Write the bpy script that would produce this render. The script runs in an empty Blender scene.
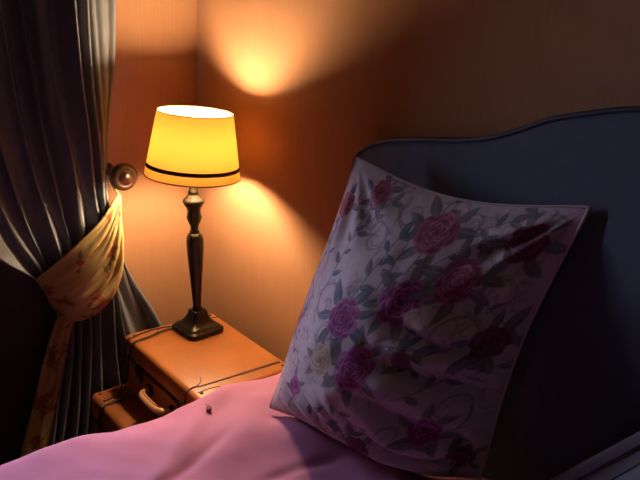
import bpy, bmesh, math, random
import numpy as np
from mathutils import Vector, Matrix

random.seed(7)
RNG = np.random.default_rng(11)
COL = bpy.context.scene.collection
ZO = -0.18                      # the plans below are drawn with the floor at 0.18
FLOOR = 0.18
PI = math.pi

# ------------------------------------------------------------------ materials
def lin(r, g, b):
    f = lambda c: (c / 12.92 if c <= 0.04045 else ((c + 0.055) / 1.055) ** 2.4)
    return (f(r / 255), f(g / 255), f(b / 255), 1.0)

def mat(name, col, rough=0.6, metal=0.0, noise=None, bump=None, attr=None, sheen=0.0, coat=0.0, spec=0.5):
    """Principled material; noise=(scale, amount) mottles the colour, bump=(kind, scale, strength)."""
    m = bpy.data.materials.new(name); m.use_nodes = True
    nt = m.node_tree; N = nt.nodes; L = nt.links
    b = N['Principled BSDF']
    b.inputs['Base Color'].default_value = col
    b.inputs['Roughness'].default_value = rough
    b.inputs['Metallic'].default_value = metal
    b.inputs['Specular IOR Level'].default_value = spec
    b.inputs['Sheen Weight'].default_value = sheen
    b.inputs['Coat Weight'].default_value = coat
    tc = N.new('ShaderNodeTexCoord')
    src = None
    if attr:
        a = N.new('ShaderNodeAttribute'); a.attribute_name = attr
        src = a.outputs['Color']
    if noise:
        n = N.new('ShaderNodeTexNoise'); n.inputs['Scale'].default_value = noise[0]
        n.inputs['Detail'].default_value = 5
        L.new(tc.outputs['Object'], n.inputs['Vector'])
        mx = N.new('ShaderNodeMix'); mx.data_type = 'RGBA'; mx.blend_type = 'MULTIPLY'
        mx.inputs[0].default_value = noise[1]
        rp = N.new('ShaderNodeValToRGB')
        rp.color_ramp.elements[0].position = 0.3; rp.color_ramp.elements[0].color = (0.35, 0.35, 0.35, 1)
        rp.color_ramp.elements[1].position = 0.7; rp.color_ramp.elements[1].color = (1.15, 1.15, 1.15, 1)
        L.new(n.outputs['Fac'], rp.inputs['Fac'])
        if src: L.new(src, mx.inputs[6])
        else: mx.inputs[6].default_value = col
        L.new(rp.outputs['Color'], mx.inputs[7])
        src = mx.outputs[2]
    if src: L.new(src, b.inputs['Base Color'])
    if bump:
        kind, sc, st = bump
        bp = N.new('ShaderNodeBump'); bp.inputs['Strength'].default_value = st; bp.inputs['Distance'].default_value = 0.004
        if kind == 'weave':
            h = None
            for ax in ('X', 'Y', 'Z'):
                w = N.new('ShaderNodeTexWave'); w.bands_direction = ax; w.inputs['Scale'].default_value = sc
                w.inputs['Distortion'].default_value = 1.5; w.inputs['Detail'].default_value = 1
                L.new(tc.outputs['Object'], w.inputs['Vector'])
                if h is None: h = w.outputs['Fac']
                else:
                    ad = N.new('ShaderNodeMath'); ad.operation = 'ADD'
                    L.new(h, ad.inputs[0]); L.new(w.outputs['Fac'], ad.inputs[1]); h = ad.outputs[0]
        else:
            n2 = N.new('ShaderNodeTexNoise'); n2.inputs['Scale'].default_value = sc; n2.inputs['Detail'].default_value = 6
            L.new(tc.outputs['Object'], n2.inputs['Vector']); h = n2.outputs['Fac']
        L.new(h, bp.inputs['Height']); L.new(bp.outputs['Normal'], b.inputs['Normal'])
    return m

def wall_material():
    """terracotta wall fabric: faint vertical threads, mottled"""
    m = mat('terracotta_wall_cloth', lin(183, 112, 80), 0.85, spec=0.25)
    nt = m.node_tree; N = nt.nodes; L = nt.links; b = N['Principled BSDF']
    tc = N.new('ShaderNodeTexCoord')
    mp = N.new('ShaderNodeMapping'); mp.inputs['Scale'].default_value = (1, 1, 0.04)
    L.new(tc.outputs['Object'], mp.inputs['Vector'])
    n = N.new('ShaderNodeTexNoise'); n.inputs['Scale'].default_value = 160; n.inputs['Detail'].default_value = 3
    L.new(mp.outputs['Vector'], n.inputs['Vector'])
    n2 = N.new('ShaderNodeTexNoise'); n2.inputs['Scale'].default_value = 6; n2.inputs['Detail'].default_value = 4
    L.new(tc.outputs['Object'], n2.inputs['Vector'])
    ad = N.new('ShaderNodeMath'); ad.operation = 'ADD'
    L.new(n.outputs['Fac'], ad.inputs[0]); L.new(n2.outputs['Fac'], ad.inputs[1])
    rp = N.new('ShaderNodeValToRGB')
    rp.color_ramp.elements[0].position = 0.35; rp.color_ramp.elements[0].color = lin(*WALL_A)
    rp.color_ramp.elements[1].position = 0.65; rp.color_ramp.elements[1].color = lin(*WALL_B)
    hf = N.new('ShaderNodeMath'); hf.operation = 'MULTIPLY'; hf.inputs[1].default_value = 0.5
    L.new(ad.outputs[0], hf.inputs[0]); L.new(hf.outputs[0], rp.inputs['Fac'])
    L.new(rp.outputs['Color'], b.inputs['Base Color'])
    bp = N.new('ShaderNodeBump'); bp.inputs['Strength'].default_value = 0.12; bp.inputs['Distance'].default_value = 0.002
    L.new(n.outputs['Fac'], bp.inputs['Height']); L.new(bp.outputs['Normal'], b.inputs['Normal'])
    return m

def shade_material(col, trans_col, name):
    m = bpy.data.materials.new(name); m.use_nodes = True
    nt = m.node_tree; N = nt.nodes; L = nt.links
    N.remove(N['Principled BSDF']); out = N['Material Output']
    d = N.new('ShaderNodeBsdfDiffuse'); d.inputs['Color'].default_value = col
    t = N.new('ShaderNodeBsdfTranslucent'); t.inputs['Color'].default_value = trans_col
    tc = N.new('ShaderNodeTexCoord')
    n = N.new('ShaderNodeTexNoise'); n.inputs['Scale'].default_value = 220; n.inputs['Detail'].default_value = 2
    L.new(tc.outputs['Object'], n.inputs['Vector'])
    bp = N.new('ShaderNodeBump'); bp.inputs['Strength'].default_value = 0.1; bp.inputs['Distance'].default_value = 0.001
    L.new(n.outputs['Fac'], bp.inputs['Height']); L.new(bp.outputs['Normal'], d.inputs['Normal'])
    mx = N.new('ShaderNodeMixShader'); mx.inputs[0].default_value = 0.4
    L.new(d.outputs[0], mx.inputs[1]); L.new(t.outputs[0], mx.inputs[2]); L.new(mx.outputs[0], out.inputs['Surface'])
    return m

def emission(name, col, power):
    m = bpy.data.materials.new(name); m.use_nodes = True
    nt = m.node_tree; N = nt.nodes
    N.remove(N['Principled BSDF'])
    e = N.new('ShaderNodeEmission'); e.inputs['Color'].default_value = col; e.inputs['Strength'].default_value = power
    nt.links.new(e.outputs[0], N['Material Output'].inputs['Surface'])
    return m

def glass_material():
    m = bpy.data.materials.new('window_glass'); m.use_nodes = True
    nt = m.node_tree; N = nt.nodes; L = nt.links
    N.remove(N['Principled BSDF'])
    t = N.new('ShaderNodeBsdfTransparent'); t.inputs['Color'].default_value = (0.93, 0.95, 0.96, 1)
    g = N.new('ShaderNodeBsdfGlossy'); g.inputs['Roughness'].default_value = 0.02
    f = N.new('ShaderNodeFresnel'); f.inputs['IOR'].default_value = 1.45
    mx = N.new('ShaderNodeMixShader')
    L.new(f.outputs[0], mx.inputs[0]); L.new(t.outputs[0], mx.inputs[1]); L.new(g.outputs[0], mx.inputs[2])
    L.new(mx.outputs[0], N['Material Output'].inputs['Surface'])
    return m

# ---- tuning values
WALL_A, WALL_B = (154, 110, 78), (162, 117, 84)
BULB_POWER = 820.0
BULB_COL = (1.0, 0.70, 0.40, 1)
SKY_POWER = 84.0
SKY_COL = (0.68, 0.70, 1.0, 1)

M = {}
M['wall'] = wall_material()
M['ceiling'] = mat('ceiling_plaster', lin(150, 140, 130), 0.9, bump=('noise', 30, 0.1))
M['floor'] = mat('floor_carpet', lin(70, 55, 50), 0.95, noise=(60, 0.5), bump=('noise', 200, 0.4))
M['paint'] = mat('painted_trim', lin(120, 88, 74), 0.5, bump=('noise', 20, 0.05))
M['glass'] = glass_material()
M['curtain'] = mat('curtain_cloth', lin(116, 118, 122), 0.95, noise=(25, 0.15), bump=('weave', 260, 0.2), sheen=0.0, spec=0.2)
M['floral_gold'] = mat('golden_floral_cloth', lin(190, 160, 100), 0.8, attr='pattern', bump=('weave', 260, 0.15), spec=0.25)
M['floral_pillow'] = mat('rose_printed_cotton', lin(190, 180, 180), 0.75, attr='pattern', bump=('weave', 330, 0.12), sheen=0.1, spec=0.25)
M['pillow_piping'] = mat('pillow_seam_cloth', lin(176, 160, 158), 0.8, spec=0.25)
M['wood'] = mat('dark_turned_wood', lin(52, 26, 18), 0.3, noise=(18, 0.5), coat=0.4)
M['bronze'] = mat('dark_bronze', lin(40, 34, 28), 0.33, metal=0.5, noise=(22, 0.7), bump=('noise', 60, 0.12))
M['brass'] = mat('aged_brass', lin(150, 120, 80), 0.35, metal=1.0, noise=(30, 0.4))
M['shade'] = shade_material((0.62, 0.46, 0.26, 1), (0.080, 0.034, 0.0045, 1), 'amber_shade_cloth')
M['shade_band'] = mat('dark_shade_ribbon', lin(45, 18, 14), 0.8)
M['shade_trim'] = mat('brown_shade_edging', lin(92, 58, 26), 0.8)
M['bulb'] = emission('glowing_bulb', BULB_COL, BULB_POWER)
M['cord'] = mat('black_cord_rubber', lin(22, 18, 17), 0.45)
M['leather'] = mat('tan_leather', lin(172, 102, 48), 0.42, noise=(9, 0.35), bump=('noise', 140, 0.12), coat=0.15)
M['leather_old'] = mat('brown_leather', lin(148, 84, 42), 0.5, noise=(8, 0.45), bump=('noise', 120, 0.15), coat=0.1)
M['leather_dark'] = mat('dark_leather', lin(58, 28, 18), 0.5, noise=(30, 0.4))
M['handle'] = mat('pale_leather', lin(205, 150, 100), 0.45, noise=(30, 0.3), coat=0.2)
M['lock'] = mat('dark_lock_metal', lin(52, 40, 34), 0.4, metal=0.8)
M['duvet'] = mat('pink_bedding', lin(178, 112, 148), 0.8, noise=(3, 0.06), bump=('noise', 24, 0.16), sheen=0.12, spec=0.25)
M['mattress'] = mat('mattress_ticking', lin(190, 180, 175), 0.85, bump=('weave', 150, 0.1))
M['divan'] = mat('divan_cloth', lin(80, 70, 80), 0.9, bump=('weave', 200, 0.1))
M['headboard'] = mat('slate_blue_upholstery', lin(74, 84, 98), 0.85, noise=(40, 0.15), bump=('weave', 200, 0.22), sheen=0.05, spec=0.2)
M['hb_piping'] = mat('navy_piping', lin(30, 30, 44), 0.6)
M['grey_pillow'] = mat('grey_ribbed_cotton', lin(112, 110, 116), 0.8, bump=('weave', 180, 0.3), spec=0.25)
M['grey_stitch'] = mat('dark_grey_stitching', lin(78, 76, 88), 0.8)
M['petal'] = mat('dried_dark_petal', lin(104, 8, 30), 0.6, bump=('noise', 300, 0.4))
M['stalk'] = mat('dried_stalk', lin(120, 60, 62), 0.7)

# ------------------------------------------------------------------ object helpers
def finish(o, label=None, cat=None, group=None, kind=None):
    if label: o['label'] = label
    if cat: o['category'] = cat
    if group: o['group'] = group
    if kind: o['kind'] = kind
    return o

ROOTS = {}
def thing(name, loc, label, cat, group=None):
    o = bpy.data.objects.new(name, None); COL.objects.link(o)
    o.empty_display_size = 0.05
    o.location = (loc[0], loc[1], loc[2] + ZO)
    ROOTS[o.name] = Vector(loc)
    return finish(o, label, cat, group)

def world_loc(o):
    return ROOTS[o.name]

def mk(name, verts, faces, m, parent=None, loc=None, smooth=True, attr=None, label=None):
    """ONE mesh object from world-space (plan) vertices; parent offset is removed."""
    me = bpy.data.meshes.new(name)
    V = np.array(verts, dtype=float).reshape(-1, 3)
    base = np.array(world_loc(parent)) if parent is not None else np.array(loc if loc is not None else (0, 0, 0), float)
    me.from_pydata((V - base).tolist(), [], [tuple(int(i) for i in f) for f in faces])
    me.update()
    bm = bmesh.new(); bm.from_mesh(me)
    bmesh.ops.recalc_face_normals(bm, faces=bm.faces)
    bm.to_mesh(me); bm.free()
    me.polygons.foreach_set('use_smooth', [smooth] * len(me.polygons))
    me.materials.append(m)
    if attr is not None:
        a = me.color_attributes.new('pattern', 'FLOAT_COLOR', 'POINT')
        c = np.ones((len(V), 4)); c[:, :3] = attr
        a.data.foreach_set('color', c.astype(np.float32).ravel())
    o = bpy.data.objects.new(name, me); COL.objects.link(o)
    if parent is not None:
        o.parent = parent; ROOTS[o.name] = Vector(base)
    else:
        o.location = (base[0], base[1], base[2] + ZO); ROOTS[o.name] = Vector(base)
    if label: o['label'] = label
    return o

class MB:
    """collects shapes of one part"""
    def __init__(self): self.v = []; self.f = []
    def add(self, v, f):
        n = len(self.v); self.v += [tuple(p) for p in v]; self.f += [tuple(i + n for i in q) for q in f]; return self
    def box(self, x0, x1, y0, y1, z0, z1, bev=0.0, seg=2, mtx=None):
        bm = bmesh.new(); bmesh.ops.create_cube(bm, size=1)
        for p in bm.verts:
            p.co = Vector((x0 + (p.co.x + .5) * (x1 - x0), y0 + (p.co.y + .5) * (y1 - y0), z0 + (p.co.z + .5) * (z1 - z0)))
        if bev > 0:
            bmesh.ops.bevel(bm, geom=list(bm.edges), offset=bev, segments=seg, profile=0.5, affect='EDGES')
        if mtx is not None: bm.transform(mtx)
        bm.verts.ensure_lookup_table()
        self.add([p.co[:] for p in bm.verts], [[q.index for q in f.verts] for f in bm.faces]); bm.free(); return self
    def tube(self, pts, r, n=8, closed=False, caps=True):
        P = [Vector(p) for p in pts]; K = len(P)
        R = r if isinstance(r, (list, tuple)) else [r] * K
        t0 = (P[1] - P[0]).normalized()
        ref = Vector((0, 0, 1)) if abs(t0.z) < .9 else Vector((1, 0, 0))
        nrm = (ref - t0 * ref.dot(t0)).normalized()
        vs = []; fs = []
        for i in range(K):
            a = P[(i - 1) % K] if (closed or i > 0) else P[i]
            b = P[(i + 1) % K] if (closed or i < K - 1) else P[i]
            t = (b - a).normalized()
            nrm = (nrm - t * nrm.dot(t)).normalized(); bi = t.cross(nrm)
            for j in range(n):
                an = 2 * PI * j / n
                vs.append(P[i] + (nrm * math.cos(an) + bi * math.sin(an)) * R[i])
        for i in range(K if closed else K - 1):
            for j in range(n):
                a = i * n + j; b = i * n + (j + 1) % n; i2 = (i + 1) % K
                fs.append((a, b, i2 * n + (j + 1) % n, i2 * n + j))
        if caps and not closed:
            fs.append(tuple(range(n))[::-1]); fs.append(tuple((K - 1) * n + j for j in range(n)))
        return self.add(vs, fs)
    def lathe(self, prof, n=40, mtx=None, caps=True):
        vs = []; fs = []
        for r, z in prof:
            for j in range(n):
                a = 2 * PI * j / n; p = Vector((r * math.cos(a), r * math.sin(a), z))
                vs.append(mtx @ p if mtx is not None else p)
        for i in range(len(prof) - 1):
            for j in range(n):
                fs.append((i * n + j, i * n + (j + 1) % n, (i + 1) * n + (j + 1) % n, (i + 1) * n + j))
        if caps:
            fs.append(tuple(range(n))[::-1]); fs.append(tuple((len(prof) - 1) * n + j for j in range(n)))
        return self.add(vs, fs)
    def build(self, name, m, parent=None, loc=None, smooth=True, label=None):
        return mk(name, self.v, self.f, m, parent, loc, smooth, None, label)

def bevel_shade(o, angle=40):
    bpy.context.view_layer.objects.active = o
    for p in o.data.polygons: p.use_smooth = True
    o.data.set_sharp_from_angle(angle=math.radians(angle))
    return o

def spline(pts, n):
    """Catmull-Rom through pts, n samples"""
    P = np.array(pts, float); K = len(P)
    E = np.vstack([2 * P[0] - P[1], P, 2 * P[-1] - P[-2]])
    out = []
    for t in np.linspace(0, K - 1 - 1e-9, n):
        i = int(t); u = t - i
        a, b, c, d = E[i], E[i + 1], E[i + 2], E[i + 3]
        out.append(.5 * ((2 * b) + (c - a) * u + (2 * a - 5 * b + 4 * c - d) * u * u + (3 * b - a - 3 * c + d) * u ** 3))
    return np.array(out)

def grid_faces(nu, nv, off=0, wrap=False):
    f = []
    for i in range(nu - 1):
        for j in range(nv if wrap else nv - 1):
            f.append((off + i * nv + j, off + (i + 1) * nv + j, off + (i + 1) * nv + (j + 1) % nv, off + i * nv + (j + 1) % nv))
    return f

def sstep(a, b, x):
    t = np.clip((x - a) / (b - a), 0, 1); return t * t * (3 - 2 * t)

def vnoise(x, y, seed=0):
    """smooth value noise, numpy"""
    xi = np.floor(x).astype(int); yi = np.floor(y).astype(int); fx = x - xi; fy = y - yi
    fx = fx * fx * (3 - 2 * fx); fy = fy * fy * (3 - 2 * fy)
    def h(i, j):
        n = (i * 374761393 + j * 668265263 + seed * 974634977) & 0xffffffff
        n = ((n ^ (n >> 13)) * 1274126177) & 0xffffffff
        return ((n ^ (n >> 16)) & 0xffff) / 65535.0 * 2 - 1
    return (h(xi, yi) * (1 - fx) + h(xi + 1, yi) * fx) * (1 - fy) + (h(xi, yi + 1) * (1 - fx) + h(xi + 1, yi + 1) * fx) * fy

# ------------------------------------------------------------------ printed cloth painter (per-vertex colours on dense cloth meshes)
class Print:
    def __init__(self, X, Y, base):
        self.X = X.ravel(); self.Y = Y.ravel()
        self.c = np.tile(np.array(base[:3], float), (len(self.X), 1))
    def blend(self, idx, a, col):
        a = a[:, None]; self.c[idx] = self.c[idx] * (1 - a) + np.asarray(col) * a
    def near(self, cx, cy, R):
        return np.nonzero((np.abs(self.X - cx) < R) & (np.abs(self.Y - cy) < R))[0]
    def petal(self, cx, cy, a, b, ang, cin, cout, soft=.16, op=1.0):
        i = self.near(cx, cy, max(a, b) * 1.1)
        if not len(i): return
        x = self.X[i] - cx; y = self.Y[i] - cy; c, s = math.cos(ang), math.sin(ang)
        p = (x * c + y * s) / a; q = (-x * s + y * c) / b
        d = np.sqrt(p * p + q * q); al = op * sstep(1.0, 1.0 - soft, d)
        k = sstep(.25, .95, d * .75 + p * .3)[:, None]
        self.blend(i, al, np.array(cin[:3]) * (1 - k) + np.array(cout[:3]) * k)
    def leaf(self, cx, cy, L, w, ang, col, rib, op=1.0):
        i = self.near(cx, cy, L * 1.05)
        if not len(i): return
        x = self.X[i] - cx; y = self.Y[i] - cy; c, s = math.cos(ang), math.sin(ang)
        p = (x * c + y * s) / L; q = (-x * s + y * c)
        half = w * np.clip(1 - p * p, 0, 1) * (1 - .3 * p)
        al = op * sstep(0.0, w * .22, half - np.abs(q)) * (np.abs(p) < 1)
        k = (sstep(w * .16, 0, np.abs(q)) * .6 + .25 * (q > 0))[:, None]
        self.blend(i, al, np.array(col[:3]) * (1 - k) + np.array(rib[:3]) * k)
    def stroke(self, pts, w, col, op=1.0):
        pts = np.array(pts)
        lo = pts.min(0) - w; hi = pts.max(0) + w
        i = np.nonzero((self.X > lo[0]) & (self.X < hi[0]) & (self.Y > lo[1]) & (self.Y < hi[1]))[0]
        if not len(i): return
        P = np.stack([self.X[i], self.Y[i]], 1); D = np.full(len(i), 9.0)
        for a, b in zip(pts[:-1], pts[1:]):
            ab = b - a; t = np.clip(((P - a) @ ab) / (ab @ ab + 1e-12), 0, 1)
            D = np.minimum(D, np.linalg.norm(P - a - t[:, None] * ab, axis=1))
        self.blend(i, op * sstep(w, w * .35, D), col[:3])
    def rose(self, cx, cy, R, dark, mid, light, seed, full=True):
        r = random.Random(seed); mixc = lambda a, b, t: tuple(a[k] * (1 - t) + b[k] * t for k in range(3))
        a0 = r.random() * 6
        for n, rad, sa, lo, hi in ((9, .70, .30, .15, .75), (8, .56, .30, .0, .9), (7, .40, .26, .2, 1.0), (5, .24, .20, .0, .8), (3, .09, .13, .2, .9)):
            a0 += .4
            for k in range(n):
                a = a0 + 2 * PI * k / n + r.uniform(-.22, .22); rr = R * rad * r.uniform(.88, 1.1)
                x, y = cx + rr * math.cos(a), cy + rr * math.sin(a); b = R * sa * r.uniform(.95, 1.35); c = R * sa * r.uniform(.8, 1.1); w = a + r.uniform(-.35, .35)
                self.petal(x, y, c * 1.1, b * 1.1, w, dark, dark, .3, .8)
                self.petal(x + .06 * R * math.cos(a), y + .06 * R * math.sin(a), c, b, w, mixc(dark, mid, .5), mixc(mid, light, r.uniform(lo, hi)), .12)
    def swirl(self, cx, cy, R, a0, turns, col, w, op=.6, hand=1):
        self.stroke([(cx + R * (1 - .85 * q) * math.cos(a0 + hand * q * turns * 2 * PI), cy + R * (1 - .85 * q) * math.sin(a0 + hand * q * turns * 2 * PI))
                     for q in np.linspace(0, 1, 34)], w, col, op)

# ================================================================== ROOM
RX, RY, RZ = 3.7, -3.7, 2.62      # room extent in plan (x, y) and ceiling height
def struct(name, mb, m, loc=(0, 0, 0), smooth=False):
    o = mb.build(name, m, None, loc, smooth); o['kind'] = 'structure'; return o
WY0, WY1, WZ0, WZ1 = -0.89, -0.40, 0.92, 1.95     # window opening in the left wall
struct('floor', MB().box(-.15, RX + .15, RY - .15, .15, FLOOR - .12, FLOOR), M['floor'], (0, 0, FLOOR))
struct('ceiling', MB().box(-.15, RX + .15, RY - .15, .15, RZ, RZ + .12), M['ceiling'], (0, 0, RZ))
struct('wall_back', MB().box(-.15, RX + .15, 0, .15, FLOOR, RZ), M['wall'])
struct('wall_right', MB().box(RX, RX + .15, RY, 0, FLOOR, RZ), M['wall'], (RX, 0, FLOOR))
struct('wall_front', MB().box(-.15, RX + .15, RY - .15, RY, FLOOR, RZ), M['wall'], (0, RY, FLOOR))
struct('wall_left', MB().box(-.15, 0, WY1, 0, FLOOR, RZ).box(-.15, 0, RY, WY0, FLOOR, RZ)
       .box(-.15, 0, WY0, WY1, FLOOR, WZ0).box(-.15, 0, WY0, WY1, WZ1, RZ), M['wall'])
struct('baseboard_back', MB().box(0, RX, -.014, 0, FLOOR, FLOOR + .11, .003), M['paint'])
struct('baseboard_left', MB().box(0, .014, RY, 0, FLOOR, FLOOR + .11, .003), M['paint'])
wf = MB()
for y0, y1, z0, z1 in ((WY0, WY0 + .06, WZ0, WZ1), (WY1 - .06, WY1, WZ0, WZ1), (WY0, WY1, WZ0, WZ0 + .06), (WY0, WY1, WZ1 - .06, WZ1),
                       ((WY0 + WY1) / 2 - .025, (WY0 + WY1) / 2 + .025, WZ0, WZ1), (WY0, WY1, 1.42, 1.45)):
    wf.box(-.11, -.06, y0, y1, z0, z1, .004)
wo = struct('window_1', wf, M['paint'], (-.08, WY0, WZ0))
mk('window_pane', *(lambda b: (b.v, b.f))(MB().box(-.088, -.082, WY0 + .05, WY1 - .05, WZ0 + .05, WZ1 - .05)), M['glass'], wo, None, False)['kind'] = 'structure'
struct('trim_1', MB().box(-.06, .035, WY0 - .04, WY1 + .04, WZ0 - .03, WZ0, .006), M['paint'], (0, WY0, WZ0))

ap = MB().box(0, .018, WY0 - .04, -.40, FLOOR, WZ0 - .03, .003)  # panel added below the sill, its dark colour standing in for shade there
for y0 in (-.90, -.66):
    ap.box(.016, .026, y0, y0 + .21, FLOOR + .16, WZ0 - .12, .006)
struct('added_panel', ap, mat('sill_shadow_colour', lin(38, 26, 26), 0.6), (0, WY0, FLOOR))

# ================================================================== CURTAIN (hangs on the left wall, held back by the knob)
def keyed(keys, n):
    return spline(keys, n)
ST = [0.0, .12, .28, .45, .62, .80, .92, 1.0]
# for every station across the cloth: (y, z) stops from the rail down to the hem; stop 4 is where the tie-back pinches it
PATH = {
    0.0:  [(-.76, 2.36), (-.715, 1.62), (-.675, 1.10), (-.635, .865), (-.510, .735), (-.450, .600), (-.490, .420), (-.555, .205)],
    .12:  [(-.71, 2.36), (-.675, 1.62), (-.635, 1.16), (-.590, .905), (-.505, .755), (-.445, .605), (-.478, .420), (-.530, .195)],
    .28:  [(-.635, 2.36), (-.610, 1.62), (-.575, 1.22), (-.535, .960), (-.488, .785), (-.432, .620), (-.455, .420), (-.495, .19)],
    .45:  [(-.555, 2.36), (-.535, 1.62), (-.510, 1.26), (-.480, 1.01), (-.450, .825), (-.412, .635), (-.425, .420), (-.455, .19)],
    .62:  [(-.488, 2.36), (-.472, 1.62), (-.455, 1.28), (-.432, 1.06), (-.412, .865), (-.385, .660), (-.385, .430), (-.395, .19)],
    .80:  [(-.398, 2.36), (-.392, 1.62), (-.386, 1.28), (-.370, 1.08), (-.355, .905), (-.340, .690), (-.310, .440), (-.290, .19)],
    .92:  [(-.318, 2.36), (-.316, 1.62), (-.316, 1.28), (-.326, 1.10), (-.330, .930), (-.306, .720), (-.225, .470), (-.19, .19)],
    1.0:  [(-.258, 2.36), (-.260, 1.62), (-.272, 1.28), (-.306, 1.10), (-.332, .945), (-.280, .750), (-.170, .520), (-.11, .19)],
}
NS, NT = 260, 150
stat = np.array([spline(PATH[s], NT) for s in ST])               # stations x NT x (y,z)
ss = np.linspace(0, 1, NS)
cy = np.zeros((NS, NT)); cz_ = np.zeros((NS, NT))
for t in range(NT):
    cy[:, t] = np.interp(ss, ST, stat[:, t, 0]); cz_[:, t] = np.interp(ss, ST, stat[:, t, 1])
tt = np.linspace(0, 7, NT)
S, T = np.meshgrid(ss, tt, indexing='ij')
warp = S + .018 * np.sin(S * 23 + 1.3) + .010 * np.sin(S * 47 + .4) + .006 * np.sin(T * 1.3 + S * 9)
fold = np.sin(warp * 2 * PI * 8.5)
fold = np.sign(fold) * np.abs(fold) ** 1.0
amp = np.interp(tt, [0, 1, 2, 3, 3.6, 4, 4.4, 5, 6, 7], [.015, .016, .015, .011, .009, .011, .014, .022, .030, .034])[None, :]
xb = np.interp(tt, [0, 2, 3, 4, 4.6, 5, 6, 7], [.075, .080, .090, .100, .095, .085, .080, .080])[None, :]
low_ = sstep(2.4, 3.8, T)
side = np.interp(ss, [0, .25, .5, .75, .9, 1.0], [-.050, -.020, .015, .035, .020, -.010])[:, None]
head = np.interp(ss, [0, .28, .45, .62, .78, .92, 1.0], [-.042, -.032, -.017, .020, .078, .010, -.045])[:, None] * (1 - low_)
amp = amp * np.interp(ss, [0, .78, .9, 1], [1, 1, .8, .6])[:, None] ** (1 - low_)
fold = fold + 1.0 * sstep(.74, .82, S) * np.sin((S - .74) * 2 * PI * 17 + .35 * np.sin(T * 1.1)) * (1 - .6 * low_)
cx = xb + side * low_ + head + amp * fold + .006 * np.sin(S * 31 + T * 2.1)
cx += .03 * np.exp(-((T - 3.1) / .8) ** 2) * sstep(.35, 0, S)     # the swag billows above the tie
cx += .028 * np.exp(-((T - 4.9) / .5) ** 2) * np.exp(-((S - .74) / .2) ** 2)
cx = np.maximum(cx, .022)
cyv = cy + .45 * amp * np.cos(warp * 2 * PI * 8.5) * .5
verts = np.stack([cx, cyv, cz_], -1).reshape(-1, 3)
ct = thing('curtain', (.08, -.55, FLOOR), 'long slate grey pleated curtain gathered back beside the window, left of the lamp', 'curtain')
cl = mk('drape', verts, grid_faces(NS, NT), M['curtain'], ct)
sm = cl.modifiers.new('thick', 'SOLIDIFY'); sm.thickness = .004; sm.offset = 0
# the turned-out floral lining along the leading edge, below the tie
LU, LV = 60, 150
edge = spline([(.085, -.432, .655), (.075, -.447, .60), (.065, -.470, .51), (.060, -.494, .40), (.060, -.524, .29), (.060, -.544, .205)], LV)
wid = np.interp(np.linspace(0, 1, LV), [0, .3, .6, 1], [.045, .055, .065, .075])
q = np.linspace(0, 1, LU)
Q, W = np.meshgrid(q, np.linspace(0, 1, LV), indexing='ij')
lx = edge[:, 0][None] + .020 * np.sin(Q * PI) + .006 * np.sin(Q * 2 * PI * 2 + W * 3)
ly = edge[:, 1][None] - (Q - .25) * wid[None]
lz = edge[:, 2][None] + 0 * Q
GOLD = lin(184, 156, 100); RUST = lin(120, 52, 36); ROSEB = lin(158, 84, 60); OLIVE = lin(112, 96, 56); CREAM = lin(228, 206, 150)
def gold_print(X, Y, seed, dens):
    p = Print(X, Y, GOLD); r = random.Random(seed)
    x0, x1, y0, y1 = X.min(), X.max(), Y.min(), Y.max()
    for k in range(dens * 2):
        p.swirl(r.uniform(x0, x1), r.uniform(y0, y1), r.uniform(.012, .024), r.random() * 6, .9, lin(176, 142, 86), .0022, .6, r.choice((-1, 1)))
    for k in range(dens):
        a, b = r.uniform(x0, x1), r.uniform(y0, y1)
        for j in range(4):
            an = r.random() * 6; p.leaf(a + .017 * math.cos(an), b + .017 * math.sin(an), .011, .0045, an, OLIVE, lin(150, 132, 84), .9)
        R = r.uniform(.008, .014)
        p.rose(a, b, R, RUST, ROSEB, lin(206, 140, 104), seed + k)
    return p.c
mk('lining', np.stack([lx, ly, lz], -1).reshape(-1, 3), grid_faces(LU, LV), M['floral_gold'], ct,
   attr=gold_print(Q * .08, (1 - W) * .45, 5, 16) * .8, label='golden floral lining turned out below the tie').modifiers.new('thick', 'SOLIDIFY').thickness = .003

# curtain rail, out of sight above, carries the curtain
# tie-back: floral swathe from the knob round the gathered cloth
top = spline([(.125, -.306, .962), (.160, -.338, .955), (.172, -.384, .908), (.160, -.438, .857), (.130, -.484, .803), (.080, -.514, .756), (.020, -.505, .735)], 150)
bot = spline([(.125, -.302, .955), (.152, -.322, .915), (.178, -.328, .850), (.190, -.336, .765), (.188, -.372, .692), (.162, -.424, .648), (.105, -.462, .632), (.020, -.465, .640)], 150)
NB = 90
K_ = np.linspace(0, 1, NB); U_ = np.linspace(0, 1, 150)
KK, UU = np.meshgrid(K_, U_, indexing='ij')
tb = top[None] * (1 - KK[..., None]) + bot[None] * KK[..., None]
pl = np.sin(KK ** .8 * 2 * PI * 4.5 + .6) * .008 * sstep(0, .12, UU) * sstep(1.0, .35, UU) * (.55 + .9 * KK)
pl += .004 * np.sin(KK * 2 * PI * 9 + UU * 5) * sstep(0, .2, UU) * sstep(.85, .3, UU)
tb[..., 0] += pl + .020 * np.sin(KK * PI) * sstep(0, .3, UU)
tie = thing('curtain_tieback', (.15, -.43, .64), 'golden floral cloth tie-back wrapped round the grey curtain below the round knob', 'tie-back')
o = mk('swathe', tb.reshape(-1, 3), grid_faces(NB, 150), M['floral_gold'], tie, attr=gold_print(KK * .24 * (.35 + .65 * UU), UU * .36, 21, 34))
sm = o.modifiers.new('thick', 'SOLIDIFY'); sm.thickness = .004; sm.offset = 1
ring = MB().tube([(.020, -.296, .990), (.055, -.302, .990), (.095, -.306, .974), (.128, -.306, .958)], .0035, 8)
ring.build('loop', M['floral_gold'], tie)
o = COL.objects[-1]
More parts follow.
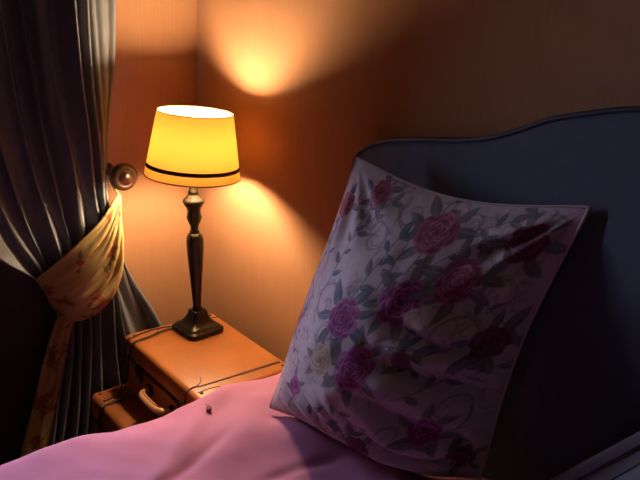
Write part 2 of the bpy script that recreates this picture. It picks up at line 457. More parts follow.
a = o.data.color_attributes.new('pattern', 'FLOAT_COLOR', 'POINT')
a.data.foreach_set('color', np.tile(np.array(GOLD, np.float32), len(o.data.vertices)))

# the turned wooden knob the tie-back hooks on
kb = thing('curtain_holdback', (-.012, -.282, 1.002), 'round dark turned-wood holdback knob on the wall beside the lampshade', 'knob')
mx = Matrix.Translation((-.012, -.282, 1.002)) @ Matrix.Rotation(PI / 2, 4, 'Y')
MB().lathe([(.001, .0), (.030, .0), (.031, .006), (.020, .010), (.013, .018), (.0115, .05), (.014, .085), (.018, .092), (.016, .096)], 32, mx).build('stem', M['wood'], kb)
MB().lathe([(.014, .094), (.026, .097), (.034, .104), (.0375, .113), (.0365, .123), (.031, .130), (.024, .1325), (.0225, .131), (.019, .1315), (.015, .137), (.008, .1405), (.0005, .1415)], 40, mx).build('boss', M['wood'], kb)

# curtain rail
rl = thing('curtain_rail', (.08, -.80, 2.36), 'plain dark wooden curtain rail above the window', 'rail')
MB().tube([(.08, -1.95, 2.385), (.08, -.20, 2.385)], .014, 16).build('pole', M['wood'], rl)
for y in (-1.9, -.24):
    MB().tube([(.0, y, 2.385), (.08, y, 2.385)], .009, 10).build('bracket', M['wood'], rl)

# ================================================================== SUITCASES
def suitcase(root, x0, x1, y0, y1, z0, z1, lid, mats, bev, rivets=True):
    m1 = mats
    zs = z1 - lid
    b = bevel_shade(MB().box(x0, x1, y0, y1, z0, zs - .0015, bev, 4).build('body', m1, root), 60)
    l = bevel_shade(MB().box(x0 - .001, x1 + .001, y0 - .001, y1 + .001, zs + .0015, z1, bev * .8, 4).build('lid', m1, root), 60)
    e = .0022
    pts = []
    r = bev * 1.15
    for cx_, cy_, a0 in ((x1 - r, y1 - r, 0), (x0 + r, y1 - r, PI / 2), (x0 + r, y0 + r, PI), (x1 - r, y0 + r, 1.5 * PI)):
        for k in range(7):
            a = a0 + PI / 2 * k / 6; pts.append((cx_ + (r - .003) * math.cos(a), cy_ + (r - .003) * math.sin(a), zs))
    MB().tube(pts, .0045, 8, closed=True).build('seam_welt', M['leather_dark'], root)
    if rivets:
        for cx_, cy_ in ((x0 + .022, y0 + .020), (x0 + .022, y1 - .020), (x1 - .022, y1 - .020), (x1 - .022, y0 + .020)):
            MB().lathe([(.0045, 0), (.0042, .0012), (.0025, .0024), (.0003, .0027)], 14, Matrix.Translation((cx_, cy_, z1))).build('rivet', M['lock'], root)
    return b, l

UX0, UX1, UY0, UY1, UZ0, UZ1 = .211, .608, -.344, -.072, .436, .600
su = thing('suitcase', (.41, -.205, UZ0), 'tan leather suitcase on top of the stack, carrying the table lamp', 'suitcase', 'stacked suitcases')
suitcase(su, UX0, UX1, UY0, UY1, UZ0, UZ1, .060, M['leather'], .017)
# stitched dark strap over the lid end, running down the front to its buckle
st = MB()
def strap(mb, path, w, th):
    P = [Vector(p) for p in path]; vs = []; n = len(P)
    for i, p in enumerate(P):
        a = P[max(i - 1, 0)]; b = P[min(i + 1, n - 1)]
        t = (b - a).normalized(); nn = Vector((1, 0, 0)).cross(t).normalized()
        if nn.z < 0 and abs(nn.z) > .2: nn = -nn
        if abs(nn.z) <= .2 and nn.y > 0: nn = -nn
        ww = w[i] if isinstance(w, list) else w
        for sx, h in ((-1, 0), (1, 0), (1, 1), (-1, 1)):
            vs.append(p + Vector((sx * ww / 2, 0, 0)) + nn * th * h)
    fs = []
    for i in range(n - 1):
        for j in range(4): fs.append((i * 4 + j, i * 4 + (j + 1) % 4, (i + 1) * 4 + (j + 1) % 4, (i + 1) * 4 + j))
    fs += [(3, 2, 1, 0), tuple((n - 1) * 4 + j for j in range(4))]
    mb.add(vs, fs)
strap(st, [(.566, -.088, UZ1 + .0005), (.564, -.14, UZ1 + .0005), (.562, -.20, UZ1 + .0005), (.560, -.27, UZ1 + .0005), (.558, -.318, UZ1 + .0005)], [.006, .0065, .0055, .0035, .003], .0016)
st.build('lid_strap', M['leather_dark'], su, smooth=False)
MB().tube(spline([(.556, -.315, UZ1 + .002), (.554, -.334, UZ1 + .001), (.553, -.346, .588), (.550, -.3475, .566), (.546, -.347, .552)], 20).tolist(), .0016, 6).build('lid_strap', M['leather_dark'], su)
# stitched corner patch outlines
for pts in ([(.520, -.290), (.540, -.300), (.552, -.318), (.556, -.335)], [(.600, -.255), (.585, -.272), (.578, -.300), (.580, -.330)], [(.222, -.245), (.245, -.262), (.258, -.290), (.262, -.335)], [(.252, -.075), (.250, -.095), (.235, -.11), (.212, -.115)]):
    MB().tube([(p[0], p[1], UZ1 + .0006) for p in spline([(a, b, 0) for a, b in pts], 14)], .0011, 6).build('stitching', M['leather_dark'], su)
# clasps and handle on the front face
for cx_ in (.305, .535):
    lk = MB().box(cx_ - .016, cx_ + .016, UY0 - .007, UY0 + .002, .505, .545, .003).build('clasp', M['lock'], su)
    MB().box(cx_ - .010, cx_ + .010, UY0 - .012, UY0 - .006, .528, .562, .002).build('hasp', M['lock'], lk)
    MB().lathe([(.005, 0), (.005, .004), (.002, .005)], 14, Matrix.Translation((cx_, UY0 - .007, .515)) @ Matrix.Rotation(PI / 2, 4, 'X')).build('keyhole', M['brass'], lk)
hp = spline([(.365, UY0 - .006, .508), (.372, UY0 - .024, .510), (.390, UY0 - .034, .511), (.425, UY0 - .036, .511), (.460, UY0 - .034, .511), (.478, UY0 - .024, .510), (.485, UY0 - .006, .508)], 30)
h = MB().tube(hp.tolist(), [.0045 + .006 * math.sin(PI * i / 29) ** .6 for i in range(30)], 12).build('handle', M['handle'], su, label='pale tan carrying handle')
MB().tube([(p[0], p[1] + .001, p[2] + .0103) for p in hp[7:23]], .0012, 6).build('stitching', M['leather_dark'], h)
for cx_ in (.365, .485):
    MB().box(cx_ - .011, cx_ + .011, UY0 - .008, UY0 + .002, .494, .522, .003).build('handle_mount', M['lock'], su)

LX0, LX1, LY0, LY1, LZ0, LZ1 = .176, .600, -.432, -.060, FLOOR + .001, .434
sl = thing('suitcase', (.41, -.24, LZ0), 'large brown leather suitcase lying underneath the tan one, beside the bed', 'suitcase', 'stacked suitcases')
suitcase(sl, LX0, LX1, LY0, LY1, LZ0, LZ1, .075, M['leather_old'], .020)
st = MB(); strap(st, [(.262, LY0 - .004, .33), (.262, LY0 - .004, .40), (.262, LY0 + .002, .428), (.262, LY0 + .02, LZ1 + .0005), (.262, -.345, LZ1 + .0005)], .007, .0015)
st.build('strap', M['leather_dark'], sl, smooth=False)
for cx_ in (.29, .53):
    MB().box(cx_ - .016, cx_ + .016, LY0 - .007, LY0 + .002, .33, .375, .003).build('clasp', M['lock'], sl)
MB().tube(spline([(.35, LY0 - .004, .30), (.36, LY0 - .022, .305), (.41, LY0 - .03, .306), (.46, LY0 - .022, .305), (.47, LY0 - .004, .30)], 24).tolist(), .008, 10).build('handle', M['handle'], sl)

# ================================================================== TABLE LAMP
LXc, LYc, LZb = .296, -.168, UZ1 + .0005
lp = thing('table_lamp', (LXc, LYc, LZb), 'bronze table lamp with lit amber drum shade standing on the tan suitcase', 'lamp')
FW = Vector((-.80, .60, 0)).normalized()
rot = Matrix.Rotation(math.radians(4), 4, 'Z') @ Matrix.Diagonal((1.08, 1.08, 1.0, 1.0))
lean = Matrix.Rotation(math.radians(-1.6), 4, FW)   # the column leans a touch
base = MB()
prof = [(.0500, .000), (.0510, .003), (.0510, .012), (.0485, .015), (.0450, .017), (.0440, .020), (.0380, .024), (.0310, .030), (.0255, .038), (.0215, .047), (.0190, .056), (.0185, .060), (.0165, .063)]
vs = []; fs = []; NQ = 32
def sq(r, n=NQ):
    out = []
    for j in range(n):
        a = 2 * PI * (j + .5) / n; c, s = math.cos(a), math.sin(a); k = (abs(c) ** 9 + abs(s) ** 9) ** (-1 / 9)
        out.append((r * k * c, r * k * s))
    return out
for r, z in prof:
    for x, y in sq(r): vs.append(tuple((Matrix.Translation((LXc, LYc, LZb)) @ rot @ Vector((x, y, z)))))
for i in range(len(prof) - 1):
    for j in range(NQ): fs.append((i * NQ + j, i * NQ + (j + 1) % NQ, (i + 1) * NQ + (j + 1) % NQ, (i + 1) * NQ + j))
fs += [tuple(range(NQ))[::-1], tuple((len(prof) - 1) * NQ + j for j in range(NQ))]
bevel_shade(mk('base', vs, fs, M['bronze'], lp), 50)
def zpx(y): return .6 + (329 - y) * .00276 - LZb
kx = .00263
col = [(4.2, 309), (5.8, 308.5), (6.0, 306), (4.6, 304.5), (4.2, 301), (4.9, 290), (5.8, 278), (6.9, 264), (8.0, 250), (8.6, 241), (8.7, 236), (8.3, 232), (7.2, 229), (5.4, 227.2), (4.2, 226.6),
       (4.9, 226), (4.9, 224.8), (3.9, 224), (3.8, 222.5), (4.6, 219), (6.2, 216), (7.3, 213), (7.6, 211), (7.0, 209), (6.4, 206.5), (6.6, 204), (7.8, 201.5), (9.6, 199), (10.6, 197), (10.8, 195.5), (10.0, 194),
       (8.4, 193.2), (7.2, 191.5), (5.6, 190), (4.6, 189), (5.2, 188), (5.2, 186.5), (4.2, 185.5), (4.0, 183), (3.0, 181)]
mt = Matrix.Translation((LXc, LYc, LZb)) @ lean
MB().lathe([(r * kx, zpx(y)) for r, y in col], 40, mt).build('column', M['bronze'], lp)
# shade, slightly crooked on its carrier
SB, STP = zpx(171.3) , zpx(113.0)
SH = Matrix.Translation((LXc, LYc, LZb)) @ lean @ Matrix.Translation((0, 0, SB)) @ Matrix.Rotation(math.radians(4.2), 4, FW)
HS = STP - SB
rb, rt_ = .1205, .0935
srad = lambda k: rb + (rt_ - rb) * k
NSH = 96
vs = []; fs = []
KS = 24
for k in range(KS + 1):
    for j in range(NSH):
        a = 2 * PI * j / NSH; r = srad(k / KS); vs.append(SH @ Vector((r * math.cos(a), r * math.sin(a), HS * k / KS)))
for k in range(KS):
    for j in range(NSH): fs.append((k * NSH + j, k * NSH + (j + 1) % NSH, (k + 1) * NSH + (j + 1) % NSH, (k + 1) * NSH + j))
shd = mk('lamp_shade', vs, fs, M['shade'], lp, label='glowing amber cloth drum shade')
def hoop(k0, k1, off, name, m):
    r0, r1 = srad(k0), srad(k1); z0, z1 = HS * k0, HS * k1
    MB().lathe([(r0 + .0004, z0), (r0 + off, z0 + .0004), (r1 + off, z1 - .0004), (r1 + .0004, z1)], NSH, SH, caps=False).build(name, m, shd)
hoop(.135, .195, .0016, 'ribbon_band', M['shade_band'])
for k in (0, 1):
    MB().tube([SH @ Vector((srad(k) * math.cos(2 * PI * j / NSH), srad(k) * math.sin(2 * PI * j / NSH), HS * k)) for j in range(NSH)], .0014, 6, closed=True).build('edging', M['shade_trim'], shd)
# carrier: ring and three spokes near the bottom, socket, bulb
cr = MB()
zc = HS * .16
rc = srad(.16) - .002
cr.tube([SH @ Vector((.017 * math.cos(2 * PI * j / 24), .017 * math.sin(2 * PI * j / 24), zc)) for j in range(24)], .0014, 6, closed=True)
for j in range(3):
    a = 2 * PI * j / 3 + .4
    cr.tube([SH @ Vector((.017 * math.cos(a), .017 * math.sin(a), zc)), SH @ Vector((rc * math.cos(a), rc * math.sin(a), zc))], .0011, 6)
cr.build('shade_carrier', M['brass'], lp)
BZ = HS * .50
MB().lathe([(.008, -.012), (.016, -.008), (.017, .0), (.017, BZ - .052), (.015, BZ - .048)], 24, SH).build('socket', M['lock'], lp)
MB().lathe([(.013, BZ - .048), (.014, BZ - .038), (.020, BZ - .026), (.0275, BZ - .010), (.030, BZ + .004), (.0275, BZ + .018), (.019, BZ + .029), (.008, BZ + .0335), (.001, BZ + .034)], 24, SH).build('bulb', M['bulb'], lp)
# flex, leaving the base to the left and dropping over the front of the cases
def over(path, r): return MB().tube(spline(path, 70).tolist(), r, 8)
f1 = [(.262, -.200, .607), (.252, -.236, .6035), (.262, -.280, .6035), (.272, -.318, .6045), (.272, -.345, .600), (.270, -.356, .565), (.262, -.362, .50), (.254, -.37, .45), (.256, -.392, .4365), (.262, -.425, .4365), (.266, -.441, .425), (.268, -.445, .37), (.27, -.447, .30), (.28, -.452, .2), (.30, -.46, .1845), (.36, -.48, .1845)]
over(f1, .0024).build('cord', M['cord'], lp)
f2 = [(.258, -.196, .607), (.240, -.222, .6033), (.232, -.262, .6033), (.236, -.300, .6033), (.245, -.330, .6040), (.246, -.350, .598), (.244, -.358, .56), (.240, -.362, .50), (.236, -.372, .452), (.236, -.396, .4362), (.240, -.42, .4362)]
over(f2, .0018).build('cord', M['cord'], lp)

# ================================================================== FLORAL PILLOW
c00 = np.array((.798, -.285, .660)); c01 = np.array((.847, -.135, 1.1825)); c11 = np.array((1.294, -.068, 1.187)); c10 = np.array((1.209, -.115, .667))
N = 300
u = np.linspace(0, 1, N)
# denser sampling at the rim is not needed; uniform keeps the print sharp
Ug, Vg = np.meshgrid(u, u, indexing='ij')
def bil(Ug, Vg):
    return ((1 - Ug) * (1 - Vg))[..., None] * c00 + ((1 - Ug) * Vg)[..., None] * c01 + (Ug * Vg)[..., None] * c11 + (Ug * (1 - Vg))[..., None] * c10
ex = (c11 + c10 - c01 - c00); ex /= np.linalg.norm(ex)
ey = (c01 + c11 - c00 - c10); ey /= np.linalg.norm(ey)
en = np.cross(ex, ey); en /= np.linalg.norm(en)          # faces the room (-y, +z)
def pillow_side(front):
    P = bil(Ug, Vg)
    su_ = np.sin(PI * Ug); sv = np.sin(PI * Vg)
    # edges draw in between the pointed corners
    P = P - ey * (.034 * su_ ** 1.1 * Vg ** 2)[..., None]
    P = P - ex * (.020 * sv ** 1.2 * Ug ** 2)[..., None] + ex * (.004 * sv * (1 - Ug) ** 2)[..., None]
    P = P - ey * (.030 * np.sin(PI * Ug ** 2.1) ** 1.5 * (1 - Vg) ** 2)[..., None]
    sv2 = np.sin(PI * Vg ** .78)
    su2 = np.sin(PI * Ug ** .84)
    h = (np.clip(su2 * sv2, 0, 1)) ** .80
    if front:
        H = .160 + .034 * (.5 - Vg) * 2 * sstep(.1, .7, Ug)
        d = H * h
        rim = sstep(0, .10, np.minimum(np.minimum(Ug, 1 - Ug), np.minimum(Vg, 1 - Vg)))
        # slumped folds in the lower right half
        mlr = sstep(.46, .68, Ug) * sstep(.70, .46, Vg)
        ph = Vg * 6.4 + 1.9 * Ug + .35 * vnoise(Ug * 4, Vg * 5, 3)
        d += mlr * .036 * (np.abs(np.sin(PI * ph)) ** 1.2 - .5) * rim
        # drag folds out of the lower left corner
        ml = sstep(.02, .2, Ug) * sstep(.62, .35, Ug) * sstep(.30, .12, Vg)
        ph2 = (Vg + .50 * Ug) * 9.5 + .3 * vnoise(Ug * 6, Vg * 6, 9)
        d += ml * .014 * (np.abs(np.sin(PI * ph2)) ** 1.5 - .5) * rim
        # pulled cloth toward the upper corners and along the right edge
        for (a, b, s) in ((1, 1, 5), (0, 1, 7), (1, .0, 6)):
            dx = Ug - a; dy = Vg - b; rr = np.hypot(dx, dy); an = np.arctan2(dy, dx)
            d += .006 * np.sin(an * 15 + s) * np.exp(-((rr - .22) / .13) ** 2) * rim
        mr = sstep(.55, .9, Ug) * sstep(.9, .6, Vg) * sstep(.25, .5, Vg)
        d += mr * .011 * np.sin(2 * PI * (Vg * 4.2 + Ug * 1.4 + .2 * vnoise(Ug * 5, Vg * 5, 4))) * rim
        d += .0042 * vnoise(Ug * 7, Vg * 7, 1) * rim + .0016 * vnoise(Ug * 19, Vg * 19, 2) * rim
        P = P + en * d[..., None]
    else:
        P = P - en * (.055 * h)[..., None]
        P[..., 1] = np.minimum(P[..., 1], -.064)
    return P
PF = pillow_side(True); PB = pillow_side(False)
PF[..., 1] = np.minimum(PF[..., 1], -.066)
PW, PH = .53, .56
XX, YY = Ug * PW, Vg * PH
CR = lin(182, 168, 172); SC = lin(116, 98, 106); LF = lin(84, 88, 106); LR = lin(134, 134, 148); LF2 = lin(104, 102, 106); LR2 = lin(142, 138, 136)
MG = (lin(90, 26, 74), lin(142, 54, 114), lin(196, 136, 178)); RD = (lin(98, 36, 58), lin(144, 68, 92), lin(186, 130, 146))
DR = (lin(72, 30, 48), lin(108, 54, 74), lin(150, 102, 116)); YL = (lin(116, 92, 80), lin(172, 152, 126), lin(200, 186, 160))
pr = Print(XX, YY, CR)
rr = random.Random(3)
def uv(a, b): return a * PW, b * PH
# pale scrollwork behind everything
for (a, b, R, a0, hnd) in ((.27, .85, .052, .5, 1), (.31, .80, .034, 2.2, -1), (.05, .64, .045, 0, 1), (.07, .50, .035, 2, -1), (.63, .93, .04, 3, 1), (.72, .74, .055, 1, -1), (.50, .66, .04, 4, 1),
                           (.25, .55, .04, 1.5, 1), (.33, .47, .035, 5, -1), (.50, .36, .05, .8, 1), (.62, .46, .045, 2.6, -1), (.78, .55, .05, 0, 1), (.88, .70, .04, 3.6, -1), (.45, .14, .05, 2, 1),
                           (.70, .20, .05, 1, -1), (.86, .30, .05, 4, 1), (.12, .09, .03, 2, 1), (.24, .12, .035, 3.5, -1), (.55, .95, .03, 1, 1), (.92, .92, .03, 2, -1), (.05, .30, .035, 1, 1), (.40, .92, .03, 3, 1)):
    x, y = uv(a, b); pr.swirl(x, y, R, a0, 1.15, SC, .0032, .55, hnd); pr.swirl(x, y, R * 1.14, a0 + .2, .7, SC, .0018, .5, hnd)
    for k in range(3):
        an = a0 + hnd * k * 1.4; pr.leaf(x + R * .95 * math.cos(an), y + R * .95 * math.sin(an), .016, .0045, an + 1.2 * hnd, SC, CR, .55)
for k in range(46):
    x, y = uv(rr.random(), rr.random()); hnd = rr.choice((-1, 1)); R = rr.uniform(.014, .028); a0 = rr.random() * 6
    pr.swirl(x, y, R, a0, rr.uniform(.6, 1.1), SC, .0020, .5, hnd)
    for q in range(4):
        an = a0 + hnd * q * 1.1; pr.leaf(x + R * 1.05 * math.cos(an), y + R * 1.05 * math.sin(an), .009, .0030, an + .9 * hnd, SC, CR, .6)
def sprig(a, b, ang, n, L, curve=0.0, cols=(LF, LR), sz=.017):
    x, y = uv(a, b); pts = [(x, y)]
    for k in range(n):
        ang += curve; x += L * math.cos(ang); y += L * math.sin(ang); pts.append((x, y))
        s = 1 if k % 2 else -1; aa = ang + s * rr.uniform(.7, 1.1); l = sz * .88 * rr.uniform(.8, 1.15)
        pr.leaf(x + l * .95 * math.cos(aa), y + l * .95 * math.sin(aa), l, l * .42, aa, cols[0], cols[1], .95)
    pr.leaf(x + sz * math.cos(ang), y + sz * math.sin(ang), sz, sz * .42, ang, cols[0], cols[1], .95)
    pr.stroke(pts, .0016, cols[0], .9)
def ruff(a, b, R, n, a0, cols=(LF, LR), l=.026):
    x, y = uv(a, b)
    for k in range(n):
        an = a0 + 2 * PI * k / n + rr.uniform(-.3, .3); ll = l * rr.uniform(.8, 1.2)
        pr.leaf(x + (R + ll * .55) * math.cos(an), y + (R + ll * .55) * math.sin(an), ll, ll * .40, an + rr.uniform(-.3, .3), cols[0], cols[1], .95)
sprig(.20, .60, 1.45, 7, .022, .03, sz=.016); sprig(.21, .76, 1.3, 5, .02, -.04, (LF2, LR2), .016); sprig(.36, .60, 1.25, 5, .026, .04, sz=.022); sprig(.14, .66, 2.0, 3, .018, .1, sz=.014)
sprig(.45, .66, 1.4, 4, .024, .06, sz=.020); sprig(.52, .73, 1.5, 4, .022, -.06, sz=.020); sprig(.60, .78, .9, 3, .024, -.1, sz=.020); sprig(.64, .90, .2, 3, .024, .08, (LF2, LR2), .020)
sprig(.52, .93, 1.1, 2, .016, .1, sz=.014); sprig(.84, .93, 1.7, 2, .014, .05, (LF2, LR2), .014); sprig(.78, .70, -.5, 4, .024, -.05, (LF2, LR2), .020); sprig(.56, .50, .2, 3, .024, -.06, sz=.022)
sprig(.28, .20, -.4, 4, .022, .05, sz=.018); sprig(.12, .28, 1.5, 5, .02, .05, sz=.013); sprig(.42, .28, -.8, 4, .024, .08, (LF2, LR2), .018); sprig(.68, .34, .3, 5, .025, .1, (LF2, LR2), .018)
sprig(.84, .40, .6, 4, .024, -.08, (LF2, LR2), .018); sprig(.66, .12, .6, 4, .024, -.08, (LF2, LR2), .018); sprig(.06, .62, 1.5, 4, .02, .05, sz=.013); sprig(.38, .10, .2, 4, .022, .05, sz=.014)
for a, b, R, cols, s, n in ((.368, .538, .042, MG, 1, 7), (.559, .642, .048, MG, 2, 8), (.500, .400, .046, MG, 3, 6), (.535, .880, .046, RD, 4, 6), (.715, .740, .046, RD, 5, 7), (.057, .843, .028, RD, 6, 4),
                            (.205, .935, .030, RD, 7, 5), (.863, .875, .042, DR, 8, 6), (.662, .465, .026, DR, 9, 5), (.215, .215, .024, MG, 10, 4), (.800, .225, .034, MG, 11, 6), (.910, .540, .036, DR, 12, 6),
                            (.560, .100, .028, DR, 13, 5), (.925, .100, .028, DR, 14, 5), (.060, .420, .022, MG, 15, 3)):
    x, y = uv(a, b); ruff(a, b, R * .9, n, s * 1.3, (LF, LR) if a < .5 else (LF2, LR2), .028 if R > .03 else .018); pr.rose(x, y, R * .92, *cols, s)
x, y = uv(.345, .375); ruff(.345, .375, .024, 5, .4, (LF2, LR2), .02); pr.rose(x, y, .032, *YL, 16)
x, y = uv(.635, .600); pr.rose(x, y, .020, lin(130, 100, 96), lin(176, 150, 144), lin(206, 190, 184), 31)
# finely mottled print
g = 1 + .06 * vnoise(XX.ravel() * 260, YY.ravel() * 260, 8) + .05 * vnoise(XX.ravel() * 90, YY.ravel() * 90, 12)
front_col = np.clip(pr.c * g[:, None], 0, 1)
PBc = PB[::4, ::4]; nb = PBc.shape[0]
pil = thing('pillow', (1.0, -.22, .63), 'large square pillow printed with purple roses, propped against the blue headboard', 'pillow')
vF = PF.reshape(-1, 3)
fF = grid_faces(N, N)
# back panel: same rim points so that the case is closed
vB = PB.reshape(-1, 3)
idx = np.arange(N * N).reshape(N, N)
bidx = -np.ones((N, N), int)
rim = np.zeros((N, N), bool); rim[0] = rim[-1] = True; rim[:, 0] = rim[:, -1] = True
bidx[rim] = idx[rim]
inner = ~rim; bidx[inner] = N * N + np.arange(inner.sum())
fB = [(bidx[i, j], bidx[i, j + 1], bidx[i + 1, j + 1], bidx[i + 1, j]) for i in range(N - 1) for j in range(N - 1)]
allv = np.vstack([vF, vB[inner.ravel()]])
allc = np.vstack([front_col, front_col[inner.ravel()]])
mk('cushion', allv, fF + fB, M['floral_pillow'], pil, attr=allc)
rimpts = [PF[i, 0] for i in range(0, N, 3)] + [PF[-1, j] for j in range(0, N, 3)] + [PF[i, -1] for i in range(N - 1, -1, -3)] + [PF[0, j] for j in range(N - 1, -1, -3)]
MB().tube([tuple(p) for p in rimpts], .0026, 6, closed=True).build('seam', M['pillow_piping'], pil)

# ================================================================== GREY PILLOW at the lower right corner
g00 = np.array((1.292, -.175, .690)); g01 = np.array((1.540, -.072, 1.010)); g11 = np.array((2.12, -.072, 1.010)); g10 = np.array((2.19, -.20, .665))
NG = 110
u2 = np.linspace(0, 1, NG); A, B = np.meshgrid(u2, u2, indexing='ij')
def bil2(A, B): return ((1 - A) * (1 - B))[..., None] * g00 + ((1 - A) * B)[..., None] * g01 + (A * B)[..., None] * g11 + (A * (1 - B))[..., None] * g10
gx = (g11 + g10 - g01 - g00); gx /= np.linalg.norm(gx); gy = (g01 + g11 - g00 - g10); gy /= np.linalg.norm(gy); gn = np.cross(gx, gy); gn /= np.linalg.norm(gn)
de = np.minimum(np.minimum(A, 1 - A), np.minimum(B, 1 - B))
fa = np.clip((A - .06) / .88, 0, 1); fb = np.clip((B - .06) / .88, 0, 1)
hh = (np.sin(PI * fa) * np.sin(PI * fb)) ** .6
ribs = .0030 * np.abs(np.sin(PI * np.clip(de - .0, 0, .34) / .034)) * sstep(.0, .02, de) * sstep(.36, .3, de)
GF = bil2(A, B) + gn * (.006 + .085 * hh + ribs)[..., None]
GB = bil2(A, B) - gn * (.002 + .03 * hh)[..., None]; GB[..., 1] = np.minimum(GB[..., 1], -.062)
GF[..., 1] = np.minimum(GF[..., 1], -.068)
rim2 = np.zeros((NG, NG), bool); rim2[0] = rim2[-1] = True; rim2[:, 0] = rim2[:, -1] = True
i2 = np.arange(NG * NG).reshape(NG, NG); b2 = i2.copy(); b2[~rim2] = NG * NG + np.arange((~rim2).sum())
gf = grid_faces(NG, NG) + [(b2[i, j], b2[i, j + 1], b2[i + 1, j + 1], b2[i + 1, j]) for i in range(NG - 1) for j in range(NG - 1)]
gp = thing('pillow', (1.8, -.19, .66), 'grey ribbed pillow with stitched border, only its edge showing at the lower right corner', 'pillow')
mk('cushion', np.vstack([GF.reshape(-1, 3), GB.reshape(-1, 3)[(~rim2).ravel()]]), gf, M['grey_pillow'], gp)
for off in (.034, .068):
    o = int(off * NG)
    loop = [GF[i, o] for i in range(o, NG - o)] + [GF[NG - 1 - o, j] for j in range(o, NG - o)] + [GF[i, NG - 1 - o] for i in range(NG - 1 - o, o - 1, -1)] + [GF[o, j] for j in range(NG - 1 - o, o - 1, -1)]
    loop = [tuple(p + gn * .0012) for k, p in enumerate(loop) if k == 0 or np.linalg.norm(p - loop[k - 1]) > 1e-6]
    MB().tube(loop, .0020, 6, closed=True).build('stitching', M['grey_stitch'], gp)

# ================================================================== BED
HBX0, HBX1 = .745, 2.295
mid = (HBX0 + HBX1) / 2
half = [(.745, .36), (.745, 1.112), (.747, 1.143), (.753, 1.160), (.766, 1.174), (.797, 1.195), (.846, 1.212), (.900, 1.223), (.953, 1.232), (1.023, 1.243), (1.086, 1.258), (1.143, 1.281), (1.194, 1.305), (1.259, 1.324), (1.303, 1.335), (1.346, 1.342), (1.42, 1.348), (mid, 1.350)]
hs = spline([(a, b, 0) for a, b in half[1:]], 90)[:, :2]
outl = [half[0]] + [tuple(p) for p in hs]
full = outl + [(2 * mid - a, b) for a, b in outl[::-1][1:]]
bed = thing('bed', (1.52, -1.03, FLOOR), 'double bed with tall slate blue camel-back headboard against the terracotta wall', 'bed')
n = len(full)
ctr = np.array([[mid, .9]])
F2 = np.array(full)
def ins(d):
    # inset towards the inside of the outline
    out = []
    for i in range(n):
        a = F2[i - 1] if i > 0 else F2[i] - (0, .0); b = F2[(i + 1) % n] if i < n - 1 else F2[i]
        t = b - a; L = np.linalg.norm(t); t = t / (L + 1e-9); nn = np.array((t[1], -t[0]))
        out.append(F2[i] + nn * d)
    return np.array(out)
rings = [(0.0, -.006), (0.0, -.040), (.003, -.048), (.010, -.054), (.020, -.057)]
vs = []
for d, y in rings:
    R_ = ins(d)
    for p in R_: vs.append((p[0], y, p[1]))
fs = []
for k in range(len(rings) - 1):
    for i in range(n): fs.append((k * n + i, k * n + (i + 1) % n, (k + 1) * n + (i + 1) % n, (k + 1) * n + i))
fs.append(tuple(range(n))[::-1]); fs.append(tuple((len(rings) - 1) * n + i for i in range(n)))
hb = bevel_shade(mk('headboard', vs, fs, M['headboard'], bed, label='slate blue upholstered headboard with curved top'), 50)
pp = ins(.002)[1:-1]
MB().tube([(p[0], -.050, p[1]) for p in pp], .0048, 8).build('piping', M['hb_piping'], hb)
MB().box(.74, 2.30, -2.05, -.062, .44, .575, .03, 3).build('mattress', M['mattress'], bed)
MB().box(.75, 2.29, -2.03, -.062, .235, .438, .012).build('divan_base', M['divan'], bed)
for lx_ in (.82, 2.22):
    for ly_ in (-1.95, -.14):
        MB().lathe([(.018, FLOOR), (.024, FLOOR + .03), (.026, .236)], 16, Matrix.Translation((lx_, ly_, 0))).build('leg', M['wood'], bed)

# duvet: rounded over both sides of the bed, hollowed where the pillows lie
prof = [(.650, .30), (.638, .38), (.626, .46), (.616, .54), (.616, .580), (.624, .606), (.642, .622), (.675, .630), (.74, .632)]
ps = spline([(a, b, 0) for a, b in prof], 46)[:, :2]
xs_flat = np.linspace(.74, 2.30, 190)[1:]
sect = [tuple(p) for p in ps] + [(x, .632) for x in xs_flat] + [(3.04 - a, b) for a, b in ps[::-1][1:]]
sect = np.array(sect); nsx = len(sect)
nyd = 230
ysd = np.linspace(-2.08, -.066, nyd)
SX = np.repeat(sect[:, 0][:, None], nyd, 1); SZ = np.repeat(sect[:, 1][:, None], nyd, 1); SY = np.repeat(ysd[None], nsx, 0)
topm = sstep(.57, .627, SZ)
puff = .012 * vnoise(SX * 4.5, SY * 4.5, 5) + .008 * vnoise(SX * 11, SY * 11, 6) + .0022 * vnoise(SX * 27, SY * 27, 16)
crease = -.007 * np.exp(-((SX - .86 + .42 * (SY + .55)) / .012) ** 2) * sstep(-.85, -.7, SY) * sstep(-.33, -.45, SY)
crease += -.006 * np.exp(-((SX - .96 - .25 * (SY + .35)) / .011) ** 2) * sstep(-.62, -.5, SY) * sstep(-.2, -.3, SY)
crease += .008 * np.exp(-((SX - .92 + .8 * (SY + .66)) / .03) ** 2)
hump = .045 * np.exp(-(((SX - 1.30) / .17) ** 2 + ((SY + .18) / .12) ** 2))
SZ = SZ + topm * (puff + crease + hump + .024 * np.exp(-(((SX - .84) / .13) ** 2 + ((SY + .24) / .15) ** 2)))
edgew = (.008 * vnoise(SY * 7, SY * 0 + 3.3, 7) + .005 * vnoise(SY * 19, SY * 0 + 1.3, 17))
SX = SX - (1 - topm) * edgew * np.where(SX < 1.5, 1, -1) - sstep(.60, .45, SZ) * .010 * np.sin(SY * 34 + 2 * np.sin(SY * 7)) * sstep(.6, .3, SZ)
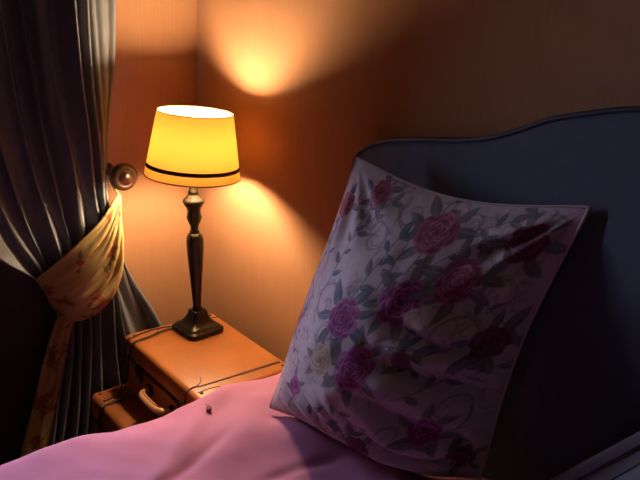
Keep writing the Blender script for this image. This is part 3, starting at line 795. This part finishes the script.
# hollow under the pillows
cell = .012
low = {}
for P_ in (PF, PB, GF, GB):
    Q_ = P_.reshape(-1, 3)[::2]
    Q_ = Q_[Q_[:, 2] < .80]
    ki = np.floor(Q_[:, 0] / cell).astype(int); kj = np.floor(Q_[:, 1] / cell).astype(int)
    for i, j, z in zip(ki, kj, Q_[:, 2]):
        if z < low.get((i, j), 9): low[(i, j)] = z
for a in range(nsx):
    for b in range(nyd):
        i = int(math.floor(SX[a, b] / cell)); j = int(math.floor(SY[a, b] / cell))
        z = min(low.get((i + p, j + q), 9) for p in (-1, 0, 1) for q in (-1, 0, 1))
        if z < 9 and SZ[a, b] > z - .004: SZ[a, b] = max(z - .004, .585)
dv = np.stack([SX, SY, SZ], -1).reshape(-1, 3)
duvet = mk('duvet', dv, grid_faces(nsx, nyd), M['duvet'], None, (1.52, -1.07, .62))
sm = duvet.modifiers.new('thick', 'SOLIDIFY'); sm.thickness = .006; sm.offset = -1
finish(duvet, 'pink duvet spread over the bed in front of the rose-printed pillow', 'duvet')

# small dark dried bud lying on the duvet
def duvet_z(x, y):
    k = np.argmin((SX - x) ** 2 + (SY - y) ** 2 + np.where(SZ > .57, 0, 9)); return SZ.ravel()[k]
bx, by = .704, -.376
bz = duvet_z(bx, by)
bud = thing('flower_bud', (bx, by, bz), 'tiny dark red dried bud lying on the pink duvet near the suitcase', 'bud')
mbud = MB()
for dx, dy, r, st_ in ((-.003, .002, .0052, .75), (.0035, -.0015, .0058, .7)):
    mbud.lathe([(r * math.sin(PI * k / 8) + 1e-4, -r * st_ * math.cos(PI * k / 8)) for k in range(9)], 14, Matrix.Translation((bx + dx, by + dy, bz + .0040)))
mbud.build('bloom', M['petal'], bud)
MB().tube(spline([(bx - .004, by + .002, bz + .003), (bx - .012, by + .006, bz + .0025), (bx - .021, by + .006, bz + .0015), (bx - .024, by + .012, bz + .0015)], 14).tolist(), .0009, 6).build('stalk', M['stalk'], bud)

# ================================================================== DAYLIGHT, CAMERA, VIEW
w = bpy.data.worlds.new('evening_sky'); bpy.context.scene.world = w; w.use_nodes = True
bg = w.node_tree.nodes['Background']; bg.inputs['Color'].default_value = SKY_COL; bg.inputs['Strength'].default_value = SKY_POWER
ld = bpy.data.lights.new('window_portal', 'AREA'); ld.shape = 'RECTANGLE'; ld.size = WZ1 - WZ0; ld.size_y = WY1 - WY0
ld.cycles.is_portal = True
lo = bpy.data.objects.new('window_portal', ld); COL.objects.link(lo)
lo.location = (-.05, (WY0 + WY1) / 2, (WZ0 + WZ1) / 2 + ZO); lo.rotation_euler = (0, -PI / 2, 0)

f_px = 680.0; pitch = math.radians(18.3); roll = math.radians(3.3); phi = math.radians(49.5)
fwd = Vector((-math.sin(phi) * math.cos(pitch), math.cos(phi) * math.cos(pitch), -math.sin(pitch)))
r0 = fwd.cross(Vector((0, 0, 1))).normalized(); u0 = r0.cross(fwd)
up = u0 * math.cos(roll) - r0 * math.sin(roll); rt = r0 * math.cos(roll) + u0 * math.sin(roll)
cam = bpy.data.cameras.new('camera'); cam.sensor_width = 36; cam.lens = f_px / 640 * 36; cam.clip_start = .02
co = bpy.data.objects.new('camera', cam); COL.objects.link(co)
mw = Matrix((rt, up, -fwd)).transposed().to_4x4(); mw.translation = Vector((1.79010515, -1.02205267, 1.44 + ZO))
co.matrix_world = mw
sc = bpy.context.scene
sc.camera = co
sc.view_settings.view_transform = 'Standard'; sc.view_settings.look = 'None'
sc.view_settings.exposure = 0.0; sc.view_settings.gamma = 1.0; sc.view_settings.use_curve_mapping = False
sc.cycles.max_bounces = 8; sc.cycles.diffuse_bounces = 5; sc.cycles.transparent_max_bounces = 8
sc.cycles.sample_clamp_indirect = 4.0
sc.cycles.caustics_reflective = False; sc.cycles.caustics_refractive = False
